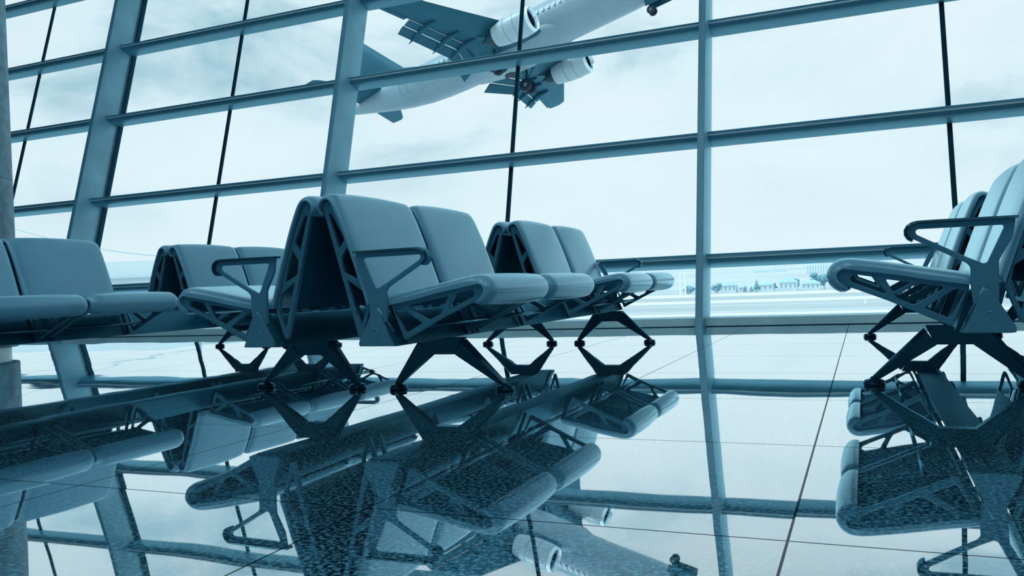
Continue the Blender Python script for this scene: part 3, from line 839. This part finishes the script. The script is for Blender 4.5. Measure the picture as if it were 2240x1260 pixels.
for sy in (-1, 1):
    m_ = MB(); m_.loft([airfoil(x, c, sy*y, z, th) for y, x, c, z, th in WING]); w_ = m_.obj('wing', 'wing_grey', AC); sharp(w_, 50)
    # aileron trim strip outboard of the flap: TE extension
    m_ = MB()
    v = []
    for y in (10.45, 13.9):
        _, x, c, z, th = wing_at(y); te = x + c
        v += [P3(te-0.1, sy*y, z+0.03), P3(te+0.28, sy*y, z-0.02), P3(te-0.1, sy*y, z-0.05)]
    m_.add(v, [(0,1,2),(5,4,3),(0,3,4,1),(1,4,5,2),(2,5,3,0)]); m_.obj('aileron', 'wing_grey', w_)
    # slotted flaps, drooped, inboard and outboard
    for ya, yb in ((1.5, 4.98), (4.92, 10.2)):
        for k, (off, ch, dz, ang) in enumerate(((-0.06, 0.68, -0.10, 0.30), (0.66, 0.80, -0.32, 0.55))):
            rings = []
            for y in (ya, yb):
                _, x, c, z, th = wing_at(y); te = x + c; s = 0.75 + 0.35*(c/4.2)
                p = P3(te + off*s, sy*y, z + dz*s)
                ca, sa = math.cos(ang), math.sin(ang)
                r = []
                for a, b in ((0,0.02),(0.12,0.09),(0.45,0.07),(1.0,0.0),(0.45,-0.03),(0.1,-0.05)):
                    xx, zz = a*ch*s, b*s
                    r.append(p + Vector((-(xx*ca + zz*sa*0), 0, -xx*sa + zz)))
                rings.append(r)
            m_ = MB(); m_.loft(rings); m_.obj('flap', 'wing_grey', w_)
    # flap track fairings
    for y in (4.95, 6.6, 8.9):
        _, x, c, z, th = wing_at(y); te = x + c
        m_ = MB(); rings = []
        for t, r_ in ((0,0.02),(0.12,0.13),(0.3,0.19),(0.5,0.20),(0.7,0.17),(0.88,0.09),(1.0,0.015)):
            cx = te - 1.35 + 3.0*t; cz = z - 0.24 - 0.85*max(0, t-0.35)**1.2*1.4
            rings.append([P3(cx, sy*y + r_*0.75*math.cos(2*math.pi*k/12), cz + r_*1.3*math.sin(2*math.pi*k/12)) for k in range(12)])
        m_.loft(rings); m_.obj('flap_fairing', 'wing_grey', w_, smooth=True)
    # leading edge strip
    m_ = MB(); rings = []
    for y in (5.8, 13.9):
        _, x, c, z, th = wing_at(y)
        rings.append([P3(x-0.06, sy*y, z-0.03), P3(x+0.25, sy*y, z-0.14-0.01*c), P3(x+0.28, sy*y, z-0.10), P3(x+0.02, sy*y, z+0.02)])
    m_.loft(rings); m_.obj('slat', 'wing_grey', w_)
    # engine
    E = MB(); ey = sy*4.83; ez = -1.85; ex0 = 12.35
    E.lathe([(0.10,0.86),(0.0,0.95),(0.10,1.02),(0.5,1.09),(1.2,1.13),(2.0,1.10),(2.9,1.00),(3.6,0.86),(3.6,0.80),(3.0,0.80)], P3(ex0, ey, ez), (-1, 0, 0), 40)
    en = E.obj('engine', 'nacelle', AC, smooth=True); sharp(en, 45)
    q = MB(); q.lathe([(0.34,0.80),(0.12,0.83),(0.0,0.895),(-0.02,0.945),(0.04,1.0),(0.20,1.048),(0.24,1.05)], P3(ex0, ey, ez), (-1, 0, 0), 40); q.obj('intake_lip', 'lip', en, smooth=True)
    q = MB(); q.lathe([(0.2,0.83),(0.9,0.80),(1.1,0.80),(1.1,0.25),(0.75,0.12),(0.65,0.0)], P3(ex0, ey, ez), (-1, 0, 0), 32); q.obj('intake_duct', 'dark', en)
    q = MB(); q.lathe([(3.2,0.78),(3.75,0.66),(4.3,0.52),(4.45,0.48),(4.4,0.3),(4.9,0.12),(5.1,0.02)], P3(ex0, ey, ez), (-1, 0, 0), 32); q.obj('exhaust_nozzle', 'nozzle', en, smooth=True)
    for t_, r_ in ((1.35,1.131),(2.3,1.077)):
        q = MB(); q.lathe([(t_,r_+0.004),(t_+0.035,r_+0.004)], P3(ex0, ey, ez), (-1,0,0), 40); q.obj('cowl_seam', 'line', en)
    q = MB()
    q.add([P3(ex0+1.0, ey-0.16, ez+1.0), P3(ex0+1.0, ey+0.16, ez+1.0), P3(ex0+5.6, ey+0.16, ez+0.75), P3(ex0+5.6, ey-0.16, ez+0.75),
           P3(ex0+1.6, ey-0.12, ez+1.25), P3(ex0+1.6, ey+0.12, ez+1.25), P3(ex0+5.2, ey+0.12, ez+1.1), P3(ex0+5.2, ey-0.12, ez+1.1),
           P3(ex0+4.2, ey-0.12, ez+0.2), P3(ex0+4.2, ey+0.12, ez+0.2)],
          [(4,5,6,7),(0,1,5,4),(0,4,7,3),(1,2,6,5),(3,7,6,2),(0,3,8),(1,9,2),(3,2,9,8),(0,8,9,1)])
    q.obj('pylon', 'wing_grey', en)
    # main gear
    gx = 17.75; gy = sy*2.6
    g_ = MB(); g_.tube(P3(gx-0.1, gy, -1.2), P3(gx, gy, -3.0), 0.13, 0.10, 14); g_.tube(P3(gx-0.1, sy*1.5, -1.5), P3(gx, gy, -2.5), 0.07, 0.07, 10)
    g_.tube(P3(gx-1.1, gy, -1.2), P3(gx, gy, -2.4), 0.06, 0.06, 10); g_.tube(P3(gx, gy-0.45, -3.0), P3(gx, gy+0.45, -3.0), 0.08, 0.08, 12)
    gr = g_.obj('landing_gear', 'wing_grey', AC, smooth=True)
    for s2 in (-1, 1):
        q = MB(); q.lathe([(-0.20,0.27),(-0.20,0.46),(-0.14,0.57),(0,0.60),(0.14,0.57),(0.20,0.46),(0.20,0.27)], P3(gx, gy+s2*0.42, -3.0), (0,1,0), 28)
        wh = q.obj('wheel', 'tyre', gr, smooth=True)
        q = MB(); q.lathe([(-0.15,0.0),(-0.15,0.10),(-0.12,0.16),(-0.12,0.25)], P3(gx, gy+s2*0.42, -3.0), (0,1,0), 20, cap=True)
        q.lathe([(0.15,0.0),(0.15,0.10),(0.12,0.16),(0.12,0.25)], P3(gx, gy+s2*0.42, -3.0), (0,1,0), 20, cap=True); q.obj('hub', 'line', gr)
    # stabiliser
    ST_ = [(0.3, 30.9, 3.9, 1.25, .09), (6.0, 34.75, 1.55, 1.85, .08), (6.35, 35.15, 1.2, 1.90, .06)]
    m_ = MB(); m_.loft([airfoil(x, c, sy*y, z, th) for y, x, c, z, th in ST_]); o = m_.obj('stabiliser', 'wing_grey', AC); sharp(o, 50)
# fin
def finsec(xle, c, z, th=0.09, n=10):
    L_ = []; R_ = []
    for i in range(n+1):
        xx = 0.5*(1-math.cos(math.pi*i/n)); yt = th*5*(0.2969*math.sqrt(xx)-0.1260*xx-0.3516*xx**2+0.2843*xx**3-0.1036*xx**4)
        L_.append(P3(xle+c*xx, c*yt, z)); R_.append(P3(xle+c*xx, -c*yt, z))
    return L_ + R_[-2:0:-1]
m_ = MB(); m_.loft([finsec(24.6,9.9,1.6,.03), finsec(27.2,7.5,2.25,.06), finsec(29.3,5.6,3.0,.09), finsec(34.4,2.6,8.3,.09), finsec(34.8,2.2,8.55,.05)])
o = m_.obj('tail_fin', 'wing_grey', AC); sharp(o, 50)
# nose gear
g_ = MB(); g_.tube(P3(4.35,0,-1.6), P3(4.3,0,-2.95), 0.10, 0.08, 12); g_.tube(P3(4.3,-0.22,-2.95), P3(4.3,0.22,-2.95), 0.05, 0.05, 10)
g_.tube(P3(3.3,0,-1.75), P3(4.3,0,-2.4), 0.05, 0.05, 8)
gr = g_.obj('landing_gear', 'wing_grey', AC, smooth=True)
for s2 in (-1, 1):
    q = MB(); q.lathe([(-0.10,0.14),(-0.10,0.27),(-0.07,0.33),(0,0.35),(0.07,0.33),(0.10,0.27),(0.10,0.14)], P3(4.3, s2*0.24, -2.95), (0,1,0), 24); q.obj('wheel', 'tyre', gr, smooth=True)
    q = MB(); q.lathe([(s2*0.08,0.0),(s2*0.08,0.15)], P3(4.3, s2*0.24, -2.95), (0,1,0), 18, cap=True); q.obj('hub', 'white_paint', gr)
    q = MB(); q.box((-4.6,-0.02,-0.75), (-2.5,0.02,0.0)); o = q.obj('gear_door', 'wing_grey', AC); o.location = (0, s2*0.45, -1.85)
# cabin windows, starboard row in view
pn = None
for i in range(41):
    xx = 6.1 + i*0.56
    zc = 0.50; rz = 2.0; yy = 1.88*math.sqrt(max(0, 1-(zc/rz)**2)) + 0.0
    if xx > 23:
        t = min((xx-23)/8, 1)
        for a, b in zip(ST, ST[1:]):
            if a[0] <= xx <= b[0]:
                k = (xx-a[0])/(b[0]-a[0]); zc_ = lerp(a[1], b[1], k); ry = lerp(a[2], b[2], k); rz = lerp(a[3], b[3], k)
                yy = ry*math.sqrt(max(0, 1-((zc-zc_)/rz)**2))
    if pn is None:
        me_pts = fillet([(-0.13,-0.18),(0.13,-0.18),(0.13,0.18),(-0.13,0.18)], 0.09, 3)
        q = MB(); q.loft([[Vector((a, dy + 0.135*b, b)) for a, b in me_pts] for dy in (0.012, -0.10)])
        pn = q.obj('cabin_window', 'winpane', FUS); pn.location = P3(xx, -yy, zc)
    else:
        c = pn.copy(); COL.objects.link(c); c.parent = FUS; c.location = P3(xx, -yy, zc)
# rear service door outline
def on_fus(x, z):
    for a, b in zip(ST, ST[1:]):
        if a[0] <= x <= b[0]:
            k = (x-a[0])/(b[0]-a[0]); zc_ = lerp(a[1], b[1], k); ry = lerp(a[2], b[2], k); rz = lerp(a[3], b[3], k)
            return P3(x, -(ry*math.sqrt(max(0, 1-((z-zc_)/rz)**2)) + 0.006), z)
q = MB()
dz = [0.95-1.55*k/8 for k in range(9)]
for xx in (28.1, 28.95):
    for a, b in zip(dz, dz[1:]): q.tube(on_fus(xx, a), on_fus(xx, b), 0.022, 0.022, 5)
for zz in (dz[0], dz[-1]): q.tube(on_fus(28.1, zz), on_fus(28.95, zz), 0.022, 0.022, 5)
q.tube(on_fus(28.35, 0.45), on_fus(28.7, 0.45), 0.035, 0.035, 5)
q.obj('door_outline', 'line', FUS)
for xx, zz in ((24.5,-0.5),(26.2,-0.45)):
    q = MB()
    for a, b in (((xx,zz),(xx+0.7,zz)),((xx+0.7,zz),(xx+0.7,zz-0.5)),((xx+0.7,zz-0.5),(xx,zz-0.5)),((xx,zz-0.5),(xx,zz))):
        q.tube(on_fus(*a), on_fus(*b), 0.014, 0.014, 5)
    q.obj('hatch_outline', 'line', FUS)
